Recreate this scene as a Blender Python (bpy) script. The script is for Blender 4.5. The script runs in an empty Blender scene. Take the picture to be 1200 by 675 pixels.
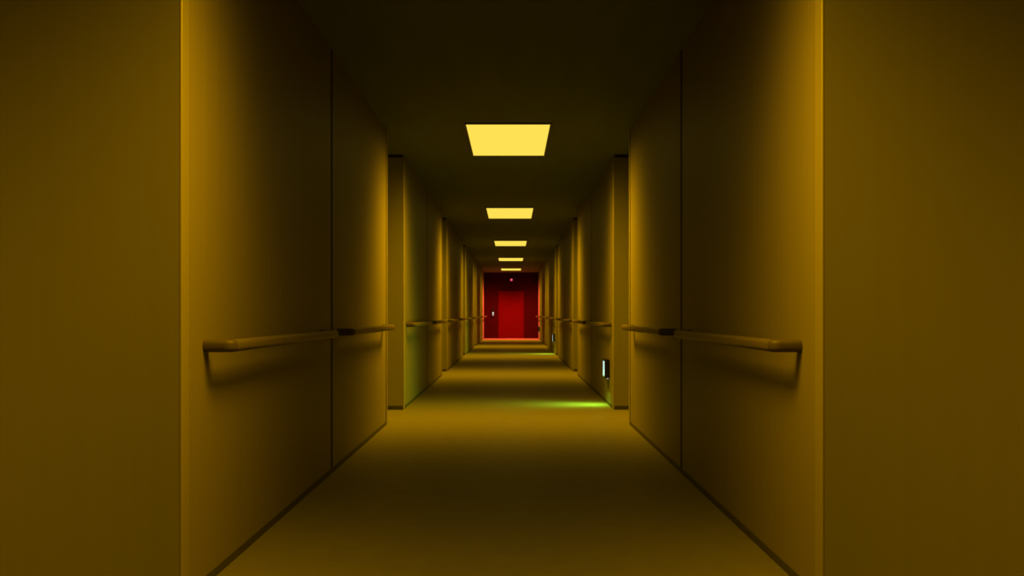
import bpy, bmesh, math
from mathutils import Vector, Matrix

scene = bpy.context.scene
COL = scene.collection

# ------------------------------------------------------------------ sizes (metres)
F_PX = 700.0                 # focal length in pixels of the 1200 px wide frame
CAM_H = 1.017                # eye height
H = 2.70                     # ceiling height
CX = -0.035                  # corridor centre line (camera stands 3.5 cm right of it)
HW = 1.115                   # half width of the corridor
XR = CX + HW
XL = CX - HW
DEEP = 1.25                  # depth of the alcoves
BLOCKS = [(2.07, 5.495), (6.32, 9.80), (10.50, 13.97), (14.67, 18.19), (18.89, 22.40), (23.08, 24.50)]
REAR = (-2.4, 1.10)
END_Y = 24.50
LAMP_Y = [1.58, 5.81, 10.00, 14.28, 18.50, 22.70]

# ------------------------------------------------------------------ materials
def new_mat(name):
    m = bpy.data.materials.new(name); m.use_nodes = True
    nt = m.node_tree
    return m, nt, nt.nodes['Principled BSDF']

def paint(name, col, rough=0.6, spec=0.3, streak=None, var=0.06, bump=0.0):
    """plain coat with faint procedural variation; streak = object-space scale of the noise"""
    m, nt, b = new_mat(name)
    b.inputs['Roughness'].default_value = rough
    b.inputs['Specular IOR Level'].default_value = spec
    tc = nt.nodes.new('ShaderNodeTexCoord')
    mp = nt.nodes.new('ShaderNodeMapping')
    mp.inputs['Scale'].default_value = streak or (6, 6, 6)
    nz = nt.nodes.new('ShaderNodeTexNoise')
    nz.inputs['Scale'].default_value = 1.0
    nz.inputs['Detail'].default_value = 4
    rp = nt.nodes.new('ShaderNodeMapRange')
    rp.inputs['From Min'].default_value = 0.3; rp.inputs['From Max'].default_value = 0.7
    rp.inputs['To Min'].default_value = 1 - var; rp.inputs['To Max'].default_value = 1 + var
    mul = nt.nodes.new('ShaderNodeVectorMath'); mul.operation = 'SCALE'
    mul.inputs[0].default_value = col
    L = nt.links.new
    L(tc.outputs['Object'], mp.inputs['Vector']); L(mp.outputs['Vector'], nz.inputs['Vector'])
    L(nz.outputs['Fac'], rp.inputs['Value']); L(rp.outputs['Result'], mul.inputs['Scale'])
    L(mul.outputs['Vector'], b.inputs['Base Color'])
    if bump:
        bp = nt.nodes.new('ShaderNodeBump'); bp.inputs['Strength'].default_value = bump
        bp.inputs['Distance'].default_value = 0.002
        L(nz.outputs['Fac'], bp.inputs['Height']); L(bp.outputs['Normal'], b.inputs['Normal'])
    return m

def glow(name, col, strength):
    m, nt, b = new_mat(name)
    b.inputs['Base Color'].default_value = (0.02, 0.02, 0.02, 1)
    b.inputs['Roughness'].default_value = 0.5
    b.inputs['Specular IOR Level'].default_value = 0.0
    b.inputs['Emission Color'].default_value = (*col, 1)
    b.inputs['Emission Strength'].default_value = strength
    return m

M_WALL = paint('wall_laminate', (0.20, 0.175, 0.14), 0.55, 0.25, (70, 70, 0.5), 0.03)
M_FACE = paint('wall_paint', (0.26, 0.245, 0.165), 0.48, 0.75, (50, 50, 0.6), 0.02)
M_GUARD = paint('corner_guard_vinyl', (0.225, 0.20, 0.15), 0.42, 0.5, (30, 30, 0.5), 0.04)
M_JOINT = paint('joint_gasket', (0.05, 0.035, 0.025), 0.8, 0.1)
M_BASE = paint('skirting_vinyl', (0.07, 0.065, 0.045), 0.55, 0.25)
M_CEIL = paint('ceiling_board', (0.155, 0.175, 0.11), 0.85, 0.1, (8, 1.2, 8), 0.06)
M_FLOOR = paint('floor_linoleum', (0.15, 0.14, 0.11), 0.5, 0.25, (9, 14, 9), 0.06)
M_RAIL = paint('handrail_vinyl', (0.135,0.108,0.07), 0.42, 0.4, (12, 1.5, 20), 0.06)
M_RAILEND = paint('handrail_end_vinyl', (0.088,0.07,0.045), 0.5, 0.3, (12, 12, 12), 0.05)
M_RED = paint('red_wall_paint', (0.040, 0.0011, 0.0008), 0.7, 0.1, (6, 6, 3), 0.08)
M_DOOR = paint('red_door_paint', (0.125, 0.0013, 0.0013), 0.5, 0.1, (6, 6, 2), 0.05)
M_DFRAME = paint('dark_red_door_frame', (0.055, 0.0016, 0.001), 0.5, 0.1)
M_BLACK = paint('black_plastic', (0.012, 0.012, 0.012), 0.45, 0.2)
M_LFRAME = paint('lamp_frame_metal', (0.16, 0.13, 0.08), 0.4, 0.3)
M_PANEL = glow('lamp_diffuser', (1.0, 0.75, 0.09), 1.0)
M_LENS = glow('footlight_lens', (0.66, 1.0, 0.84), 1.0)
M_LENSRED = glow('footlight_lens_red', (0.9, 0.25, 0.16), 0.02)
M_PILOT = glow('pilot_lamp', (0.85, 1.0, 0.75), 0.9)
M_BULB = glow('red_bulb', (0.85, 0.09, 0.14), 1.0)
M_BTN1 = glow('intercom_button_lit', (0.95, 0.82, 0.70), 0.9)
M_BTN2 = glow('intercom_button_pink', (0.75, 0.42, 0.36), 0.9)

# ------------------------------------------------------------------ mesh helpers
def add_box(bm, x0, x1, y0, y1, z0, z1, bev=0.0, seg=2):
    x0, x1 = min(x0, x1), max(x0, x1); y0, y1 = min(y0, y1), max(y0, y1)
    r = bmesh.ops.create_cube(bm, size=1.0)
    vs = r['verts']
    for v in vs:
        v.co = Vector(((x0 + x1) / 2 + v.co.x * (x1 - x0), (y0 + y1) / 2 + v.co.y * (y1 - y0),
                       (z0 + z1) / 2 + v.co.z * (z1 - z0)))
    if bev:
        es = list({e for v in vs for e in v.link_edges})
        bmesh.ops.bevel(bm, geom=es, offset=bev, segments=seg, profile=0.5, affect='EDGES')

def make(name, bm, mat, parent=None, smooth=False):
    bmesh.ops.recalc_face_normals(bm, faces=bm.faces)
    me = bpy.data.meshes.new(name); bm.to_mesh(me); bm.free()
    me.materials.append(mat)
    if smooth:
        for p in me.polygons: p.use_smooth = True
        try: me.set_sharp_from_angle(angle=math.radians(40))
        except Exception: pass
    o = bpy.data.objects.new(name, me); COL.objects.link(o)
    if parent is not None: o.parent = parent
    return o

def box_obj(name, mat, x0, x1, y0, y1, z0, z1, bev=0.0, parent=None):
    bm = bmesh.new(); add_box(bm, x0, x1, y0, y1, z0, z1, bev)
    return make(name, bm, mat, parent)

def struct(o):
    o['kind'] = 'structure'; return o

def thing(name, label, cat, loc, rotz=0.0, group=None):
    o = bpy.data.objects.new(name, None); COL.objects.link(o)
    o.empty_display_size = 0.1
    o.location = loc; o.rotation_euler = (0, 0, rotz)
    o['label'] = label; o['category'] = cat
    if group: o['group'] = group
    return o

def dup(root, loc, rotz, label):
    r = root.copy(); COL.objects.link(r)
    r.location = loc; r.rotation_euler = (0, 0, rotz); r['label'] = label
    for ch in root.children:
        c = ch.copy(); COL.objects.link(c); c.parent = r
        for g in ch.children:
            d = g.copy(); COL.objects.link(d); d.parent = c
    return r

def area_lamp(name, loc, rot, sx, sy, power, col, spread):
    l = bpy.data.lights.new(name, 'AREA'); l.shape = 'RECTANGLE'
    l.size = sx; l.size_y = sy; l.energy = power; l.color = col
    l.spread = math.radians(spread)
    o = bpy.data.objects.new(name, l); COL.objects.link(o)
    o.location = loc; o.rotation_euler = rot
    return o

def louvre(l, sigma, power, base=0.36, side=1.3, cutoff=0.0):
    """luminaire distribution of a louvred panel: narrow along the corridor (y), wider across it"""
    l.use_nodes = True
    nt = l.node_tree; em = nt.nodes['Emission']; L = nt.links.new
    g = nt.nodes.new('ShaderNodeNewGeometry')
    sp = nt.nodes.new('ShaderNodeSeparateXYZ'); L(g.outputs['Incoming'], sp.inputs[0])
    def m(op, a, b=None):
        n = nt.nodes.new('ShaderNodeMath'); n.operation = op
        for i, v in enumerate((a, b)):
            if v is None: continue
            if isinstance(v, (int, float)): n.inputs[i].default_value = v
            else: L(v, n.inputs[i])
        return n.outputs[0]
    y2 = m('MULTIPLY', sp.outputs['Y'], sp.outputs['Y'])
    ex = m('EXPONENT', m('MULTIPLY', y2, -0.5 / sigma ** 2))
    cz = m('POWER', m('ABSOLUTE', sp.outputs['Z']), power)
    x2 = m('MULTIPLY', sp.outputs['X'], sp.outputs['X'])
    wing = m('ADD', m('MULTIPLY', x2, side), base)               # batwing: less straight down, more to the walls
    cut = m('EXPONENT', m('MULTIPLY', m('POWER', x2, 3.0), -cutoff))   # shielding at flat angles
    L(m('MULTIPLY', m('MULTIPLY', m('MULTIPLY', ex, cz), wing), cut), em.inputs['Strength'])

# ------------------------------------------------------------------ the shell
OUT = HW + DEEP + 0.12
struct(box_obj('floor', M_FLOOR, CX - OUT, CX + OUT, -2.6, END_Y + 0.12, -0.10, 0.0))
struct(box_obj('ceiling', M_CEIL, CX - OUT, CX + OUT, -2.6, END_Y + 0.12, H, H + 0.10))
struct(box_obj('wall_rear', M_FACE, CX - OUT, CX + OUT, -2.52, -2.40, 0, H))
for side, s in (('left', -1), ('right', 1)):
    struct(box_obj('wall_%s_alcove' % side, M_FACE, CX + s * (HW + DEEP), CX + s * OUT, -2.4, END_Y, 0, H))

GAP = 0.042                  # open joint between the two wall panels of a bay
trim_no = [0]
def trim(bm, mat, smooth=False):
    trim_no[0] += 1
    return struct(make('trim_%d' % trim_no[0], bm, mat, None, smooth))

def wall_block(side, s, y0, y1, seam=True, last=False):
    fx = CX + s * HW                                  # face of the panels
    core = struct(box_obj('wall_%s' % side, M_FACE, fx + s * 0.004, CX + s * (HW + DEEP), y0, y1, 0, H))
    ym = y0 + (y1 - y0) * 0.508
    spans = [(y0, ym - GAP / 2), (ym + GAP / 2, y1)] if seam else [(y0, y1)]
    for a, b in spans:
        box_obj('wall_panel', M_WALL, fx, fx + s * 0.004, a, b, 0.012, H, 0, core)
    if seam:
        box_obj('joint_strip', M_JOINT, fx + s * 0.001, fx + s * 0.004, ym - GAP / 2, ym + GAP / 2, 0, H, 0, core)
    # skirting wrapped round the bay
    bm = bmesh.new()
    add_box(bm, fx - s * 0.004, fx, y0 + 0.046, y1 - 0.046, 0, 0.034)
    add_box(bm, fx + s * 0.005, CX + s * (HW + DEEP), y0 - 0.004, y0, 0, 0.042)
    if not last:
        add_box(bm, fx + s * 0.005, CX + s * (HW + DEEP), y1, y1 + 0.004, 0, 0.042)
    struct(make('baseboard_%s' % side, bm, M_BASE))
    # dark trim strip under the ceiling on the return faces
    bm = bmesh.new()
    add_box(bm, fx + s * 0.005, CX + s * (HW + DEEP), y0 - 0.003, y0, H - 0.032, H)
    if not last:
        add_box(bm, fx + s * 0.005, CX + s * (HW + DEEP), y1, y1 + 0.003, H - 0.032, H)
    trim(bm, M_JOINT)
    # corner guards
    ends = [(y0, 1)] + ([] if last else [(y1, -1)])
    for ye, d in ends:
        bm = bmesh.new()
        t = 0.006
        pts = [(-t, 0), (-t, 0.046), (0, 0.046), (0, 0)]          # (into the wall, along the corridor)
        lo = [bm.verts.new((fx + s * p, ye + d * q, 0.0)) for p, q in pts]
        hi = [bm.verts.new((fx + s * p, ye + d * q, H - 0.012)) for p, q in pts]
        n = len(pts)
        for i in range(n):
            bm.faces.new((lo[i], lo[(i + 1) % n], hi[(i + 1) % n], hi[i]))
        bm.faces.new(lo); bm.faces.new(hi)
        e = [x for x in bm.edges if x.verts[0].co.xy == x.verts[1].co.xy
             and abs(x.verts[0].co.x - (fx - s * t)) < 1e-5 and abs(x.verts[0].co.y - ye) < 1e-5]
        bmesh.ops.bevel(bm, geom=e, offset=0.0056, segments=5, profile=0.5, affect='EDGES')
        trim(bm, M_GUARD, True)

for side, s in (('left', -1), ('right', 1)):
    wall_block(side, s, *REAR, seam=False)
    for i, (a, b) in enumerate(BLOCKS):
        wall_block(side, s, a, b, seam=(i < 5), last=(i == 5))

# ------------------------------------------------------------------ end wall and door
DW, DH = 1.10, 1.965
bm = bmesh.new()
add_box(bm, CX - OUT, CX - DW / 2, END_Y, END_Y + 0.12, 0, H)
add_box(bm, CX + DW / 2, CX + OUT, END_Y, END_Y + 0.12, 0, H)
add_box(bm, CX - DW / 2, CX + DW / 2, END_Y, END_Y + 0.12, DH, H)
struct(make('wall_end', bm, M_RED))
bm = bmesh.new()
add_box(bm, CX - HW + 0.004, CX - DW / 2, END_Y - 0.005, END_Y, 0, 0.042)
add_box(bm, CX + DW / 2, CX + HW - 0.004, END_Y - 0.005, END_Y, 0, 0.042)
struct(make('baseboard_end', bm, M_DFRAME))
door = bpy.data.objects.new('door_1', None); COL.objects.link(door)
door.location = (CX, END_Y, 0); struct(door)
bm = bmesh.new()
add_box(bm, -DW / 2, -DW / 2 + 0.03, 0.0, 0.10, 0, DH, 0.002)
add_box(bm, DW / 2 - 0.03, DW / 2, 0.0, 0.10, 0, DH, 0.002)
add_box(bm, -DW / 2 + 0.03, DW / 2 - 0.03, 0.0, 0.10, DH - 0.03, DH, 0.002)
make('door_frame', bm, M_DFRAME, door)
box_obj('door_leaf', M_DOOR, -DW / 2 + 0.034, DW / 2 - 0.034, 0.008, 0.055, 0.006, DH - 0.034, 0.003, door)

# ------------------------------------------------------------------ ceiling lights
LW, LL = 0.745, 1.05
def ceiling_light(y, label):
    t = thing('ceiling_light', label, 'ceiling light', (CX, y, H), 0, 'square ceiling lights along the corridor')
    bm = bmesh.new(); f = 0.018
    add_box(bm, -LW / 2 - f, -LW / 2, -LL / 2 - f, LL / 2 + f, -0.012, 0, 0.002)
    add_box(bm, LW / 2, LW / 2 + f, -LL / 2 - f, LL / 2 + f, -0.012, 0, 0.002)
    add_box(bm, -LW / 2, LW / 2, -LL / 2 - f, -LL / 2, -0.012, 0, 0.002)
    add_box(bm, -LW / 2, LW / 2, LL / 2, LL / 2 + f, -0.012, 0, 0.002)
    make('frame', bm, M_LFRAME, t)
    box_obj('diffuser', M_PANEL, -LW / 2, LW / 2, -LL / 2, LL / 2, -0.007, 0, 0, t)
    return t
lab = ['glowing yellow ceiling light overhead, nearest of all and above the foreground alcoves',
       'glowing yellow ceiling light, the largest seen, nearest the viewer',
       'glowing yellow ceiling light second from the viewer',
       'glowing yellow ceiling light in the middle of the row of five, third from the viewer',
       'glowing yellow ceiling light fourth from the viewer, next to last before the red wall',
       'glowing yellow ceiling light farthest away, just in front of the red end wall']
LCOL = (1.0, 0.52, 0.0)
L_POWER = 385.0
L_SIGMA, L_POW = 0.25, 1.4
first = ceiling_light(LAMP_Y[0], lab[0])
for i, y in enumerate(LAMP_Y):
    if i: dup(first, (CX, y, H), 0, lab[i])
    louvre(area_lamp('ceiling_lamp_glow', (CX, y, H - 0.016), (0, 0, 0), LW, LL, L_POWER * (1.2 if i == 0 else 1.0), LCOL, 180).data, L_SIGMA, L_POW, 0.12 if i == 0 else 0.38, 1.3, 0.9)

# ------------------------------------------------------------------ handrails
PD, PH = 0.036, 0.048         # profile depth and height
PC = 0.114 - PD / 2           # centre of the grip bar from the wall
RAD = 0.020
RZ = 0.896                    # rail centre height
def profile():
    pts = []; r = 0.0175
    for cx, cz, a0 in ((PD/2 - r, PH/2 - r, 0), (-PD/2 + r, PH/2 - r, 90), (-PD/2 + r, -PH/2 + r, 180), (PD/2 - r, -PH/2 + r, 270)):
        for k in range(5):
            a = math.radians(a0 + k * 22.5)
            pts.append((cx + r * math.cos(a), cz + r * math.sin(a)))
    return pts
PROF = profile()
def sweep(bm, path):
    """path: list of ((x, y), (nx, ny)): centre and outward side direction"""
    rings = []
    for (x, y), (nx, ny) in path:
        rings.append([bm.verts.new((x + nx * p, y + ny * p, q)) for p, q in PROF])
    n = len(PROF)
    for a, b in zip(rings, rings[1:]):
        for i in range(n):
            bm.faces.new((a[i], a[(i + 1) % n], b[(i + 1) % n], b[i]))
    bm.faces.new(rings[0]); bm.faces.new(rings[-1])

def return_path(length, d):
    """from the wall outwards, round the corner; d=+1 near end, -1 far end (mirrored).  local: +x out of wall, y along"""
    e = 0.0 if d > 0 else length
    hy = lambda v: e + d * v
    path = [((0.0, hy(PD / 2)), (0, -d)), ((PC - RAD, hy(PD / 2)), (0, -d))]
    for k in range(1, 7):
        a = math.radians(15 * k)
        path.append(((PC - RAD + RAD * math.sin(a), hy(PD / 2 + RAD - RAD * math.cos(a))), (math.sin(a), -d * math.cos(a))))
    return path
rail_meshes = {}
def handrail(length, label, loc, rotz, group):
    t = thing('handrail', label, 'handrail', loc, rotz, group)
    key = round(length, 3)
    if key not in rail_meshes:
        bm = bmesh.new()
        y0 = PD / 2 + RAD
        sweep(bm, [((PC, y0), (1, 0)), ((PC, length - y0), (1, 0))])
        g = make('grip_bar', bm, M_RAIL, t, True)
        ends = []
        for d in (1, -1):
            bm = bmesh.new(); sweep(bm, return_path(length, d))
            ends.append(make('return_end', bm, M_RAILEND, t, True))
        rail_meshes[key] = (g.data, ends[0].data, ends[1].data)
    else:
        for nm, me in zip(('grip_bar', 'return_end', 'return_end'), rail_meshes[key]):
            o = bpy.data.objects.new(nm, me); COL.objects.link(o); o.parent = t
    return t
ordn = ['nearest', 'second', 'third', 'fourth', 'fifth', 'last']
def rail_label(side, i, k):
    if i == 5:
        return 'short handrail on the %s wall touching the red end wall, farthest of all' % side
    half = 'near half' if k == 0 else 'far half'
    if i == 0:
        return ('large foreground brown handrail on the %s wall, before the panel seam' if k == 0 else
                'brown handrail on the %s wall just beyond the foreground panel seam') % side
    if i == 1 and side == 'right':
        return ('handrail on the right wall directly above the large glowing footlight' if k == 0 else
                'handrail on the right wall, %s of the bay with the large footlight' % half)
    bay = {1: 'green-tinged bay just past the first alcove', 2: 'third bay from the viewer',
           3: 'fourth bay from the viewer', 4: 'fifth bay, far down the corridor'}[i]
    return '%s-wall handrail on the %s of the %s' % (side, half, bay)
for side, s in (('left', -1), ('right', 1)):
    for i, (a, b) in enumerate(BLOCKS):
        segs = [(a + 0.15, 1.38), (a + 1.85, b - 0.185 - a - 1.85)] if i < 5 else [(a + 0.15, b - a - 0.22)]
        for k, (st, ln) in enumerate(segs):
            ln = round(ln, 2)
            x = CX + s * HW
            # local +x points out of the wall into the corridor
            if s < 0:
                handrail(ln, rail_label(side, i, k), (x, st, RZ), 0, 'handrails along the corridor walls')
            else:
                handrail(ln, rail_label(side, i, k), (x, st + ln, RZ), math.pi, 'handrails along the corridor walls')

# ------------------------------------------------------------------ footlights on the right wall
def footlight(y, label, lens_mat):
    t = thing('footlight', label, 'wall light', (XR, y, 0.405), 0, 'black footlights low on the right wall')
    bm = bmesh.new()                                   # housing with a rim round the lens
    w, h, d, r = 0.086, 0.102, 0.056, 0.020
    add_box(bm, -d + 0.008, 0, -w, w, -h, h, 0.006)
    add_box(bm, -d, -d + 0.009, -w, -w + r, -h, h, 0.002)
    add_box(bm, -d, -d + 0.009, w - r, w, -h, h, 0.002)
    add_box(bm, -d, -d + 0.009, -w + r, w - r, -h, -h + r, 0.002)
    add_box(bm, -d, -d + 0.009, -w + r, w - r, h - r, h, 0.002)
    make('housing', bm, M_BLACK, t)
    box_obj('lens', lens_mat, -d + 0.003, -d + 0.0085, -w + r, w - r, -h + r, h - r, 0.002, t)
    bm = bmesh.new()
    bmesh.ops.create_uvsphere(bm, u_segments=12, v_segments=8, radius=0.006)
    bmesh.ops.translate(bm, verts=bm.verts, vec=(-0.02, -w + 0.018, -h - 0.004))
    p = make('pilot_lamp', bm, M_PILOT, t, True)
    return t
FOOT = [(6.68, 'black footlight with pale glowing lens low on the right wall, large and nearest', M_LENS, (0.40, 1.0, 0.04), 30.0, 48, 0.23),
        (15.05, 'black footlight with pale lens on the right wall, small and farther down the corridor', M_LENS, (0.40, 1.0, 0.04), 30.0, 48, 0.23),
        (23.42, 'tiny dark footlight on the right wall beside the red end wall', M_LENSRED, (1.0, 0.10, 0.06), 6.0, 60, 0.5)]
for y, label, lm, col, pw, ti, sg in FOOT:
    footlight(y, label, lm)
    # the lamp behind the lens, throwing across the corridor and down
    louvre(area_lamp('footlight_glow', (XR - 0.062, y, 0.40), (0, math.radians(ti), 0), 0.15, 0.12, pw, col, 180).data, sg, 0.0, 1.0, 0.0)

# ------------------------------------------------------------------ red bulb and intercom at the end
t = thing('alarm_lamp', 'small round glowing red lamp high on the wall above the red door', 'lamp', (CX + 0.01, END_Y, 2.40))
bm = bmesh.new()
bmesh.ops.create_cone(bm, cap_ends=True, segments=20, radius1=0.065, radius2=0.055, depth=0.02,
                      matrix=Matrix.Translation((0, -0.01, 0)) @ Matrix.Rotation(math.radians(90), 4, 'X'))
make('base', bm, M_DFRAME, t)
bm = bmesh.new()
bmesh.ops.create_uvsphere(bm, u_segments=16, v_segments=10, radius=0.05,
                          matrix=Matrix.Translation((0, -0.045, 0)) @ Matrix.Diagonal((1, 0.8, 1, 1)))
make('bulb', bm, M_BULB, t, True)
# added red fill light, no fixture, down on the floor before the end wall
louvre(area_lamp('end_red_fill', (CX, END_Y - 0.50, 2.50), (0, 0, 0), 0.5, 0.10, 560.0, (1, 0.07, 0.035), 180).data, 0.20, 1.6, 1.0, 0.6)

t = thing('intercom', 'small wall intercom with lit white buttons left of the red door', 'intercom', (-0.777, END_Y, 1.06))
bm = bmesh.new(); add_box(bm, -0.045, 0.045, -0.028, 0, -0.15, 0.15, 0.006); make('housing', bm, M_BLACK, t)
for z, m in ((-0.018, M_BTN1), (-0.094, M_BTN2)):
    bm = bmesh.new()
    bmesh.ops.create_cone(bm, cap_ends=True, segments=20, radius1=0.036, radius2=0.032, depth=0.012,
                          matrix=Matrix.Translation((0, -0.033, z)) @ Matrix.Rotation(math.radians(90), 4, 'X'))
    o = make('button', bm, m, t)
    o['label'] = 'lit white upper button' if m is M_BTN1 else 'lit pinkish lower button'
bm = bmesh.new()
for k in range(4): add_box(bm, -0.026, 0.026, -0.031, -0.028, 0.06 + k * 0.018, 0.067 + k * 0.018)
make('speaker_grille', bm, M_JOINT, t)

# ------------------------------------------------------------------ world, camera, view
w = bpy.data.worlds.new('World'); scene.world = w; w.use_nodes = True
w.node_tree.nodes['Background'].inputs[0].default_value = (0, 0, 0, 1)
w.node_tree.nodes['Background'].inputs[1].default_value = 0.0

cam = bpy.data.cameras.new('camera'); cam.sensor_width = 36.0; cam.sensor_fit = 'HORIZONTAL'
cam.lens = 36.0 * F_PX / 1200.0
cam.shift_y = (367.5 - 337.5) / 1200.0
cam.clip_start = 0.02; cam.clip_end = 100
co = bpy.data.objects.new('camera', cam); COL.objects.link(co)
co.location = (0, 0, CAM_H); co.rotation_euler = (math.radians(90), 0, 0)
scene.camera = co

vs = scene.view_settings
vs.view_transform = 'Standard'
try: vs.look = 'None'
except Exception: pass
vs.gamma = 1.0; vs.exposure = 0.0; vs.use_curve_mapping = False
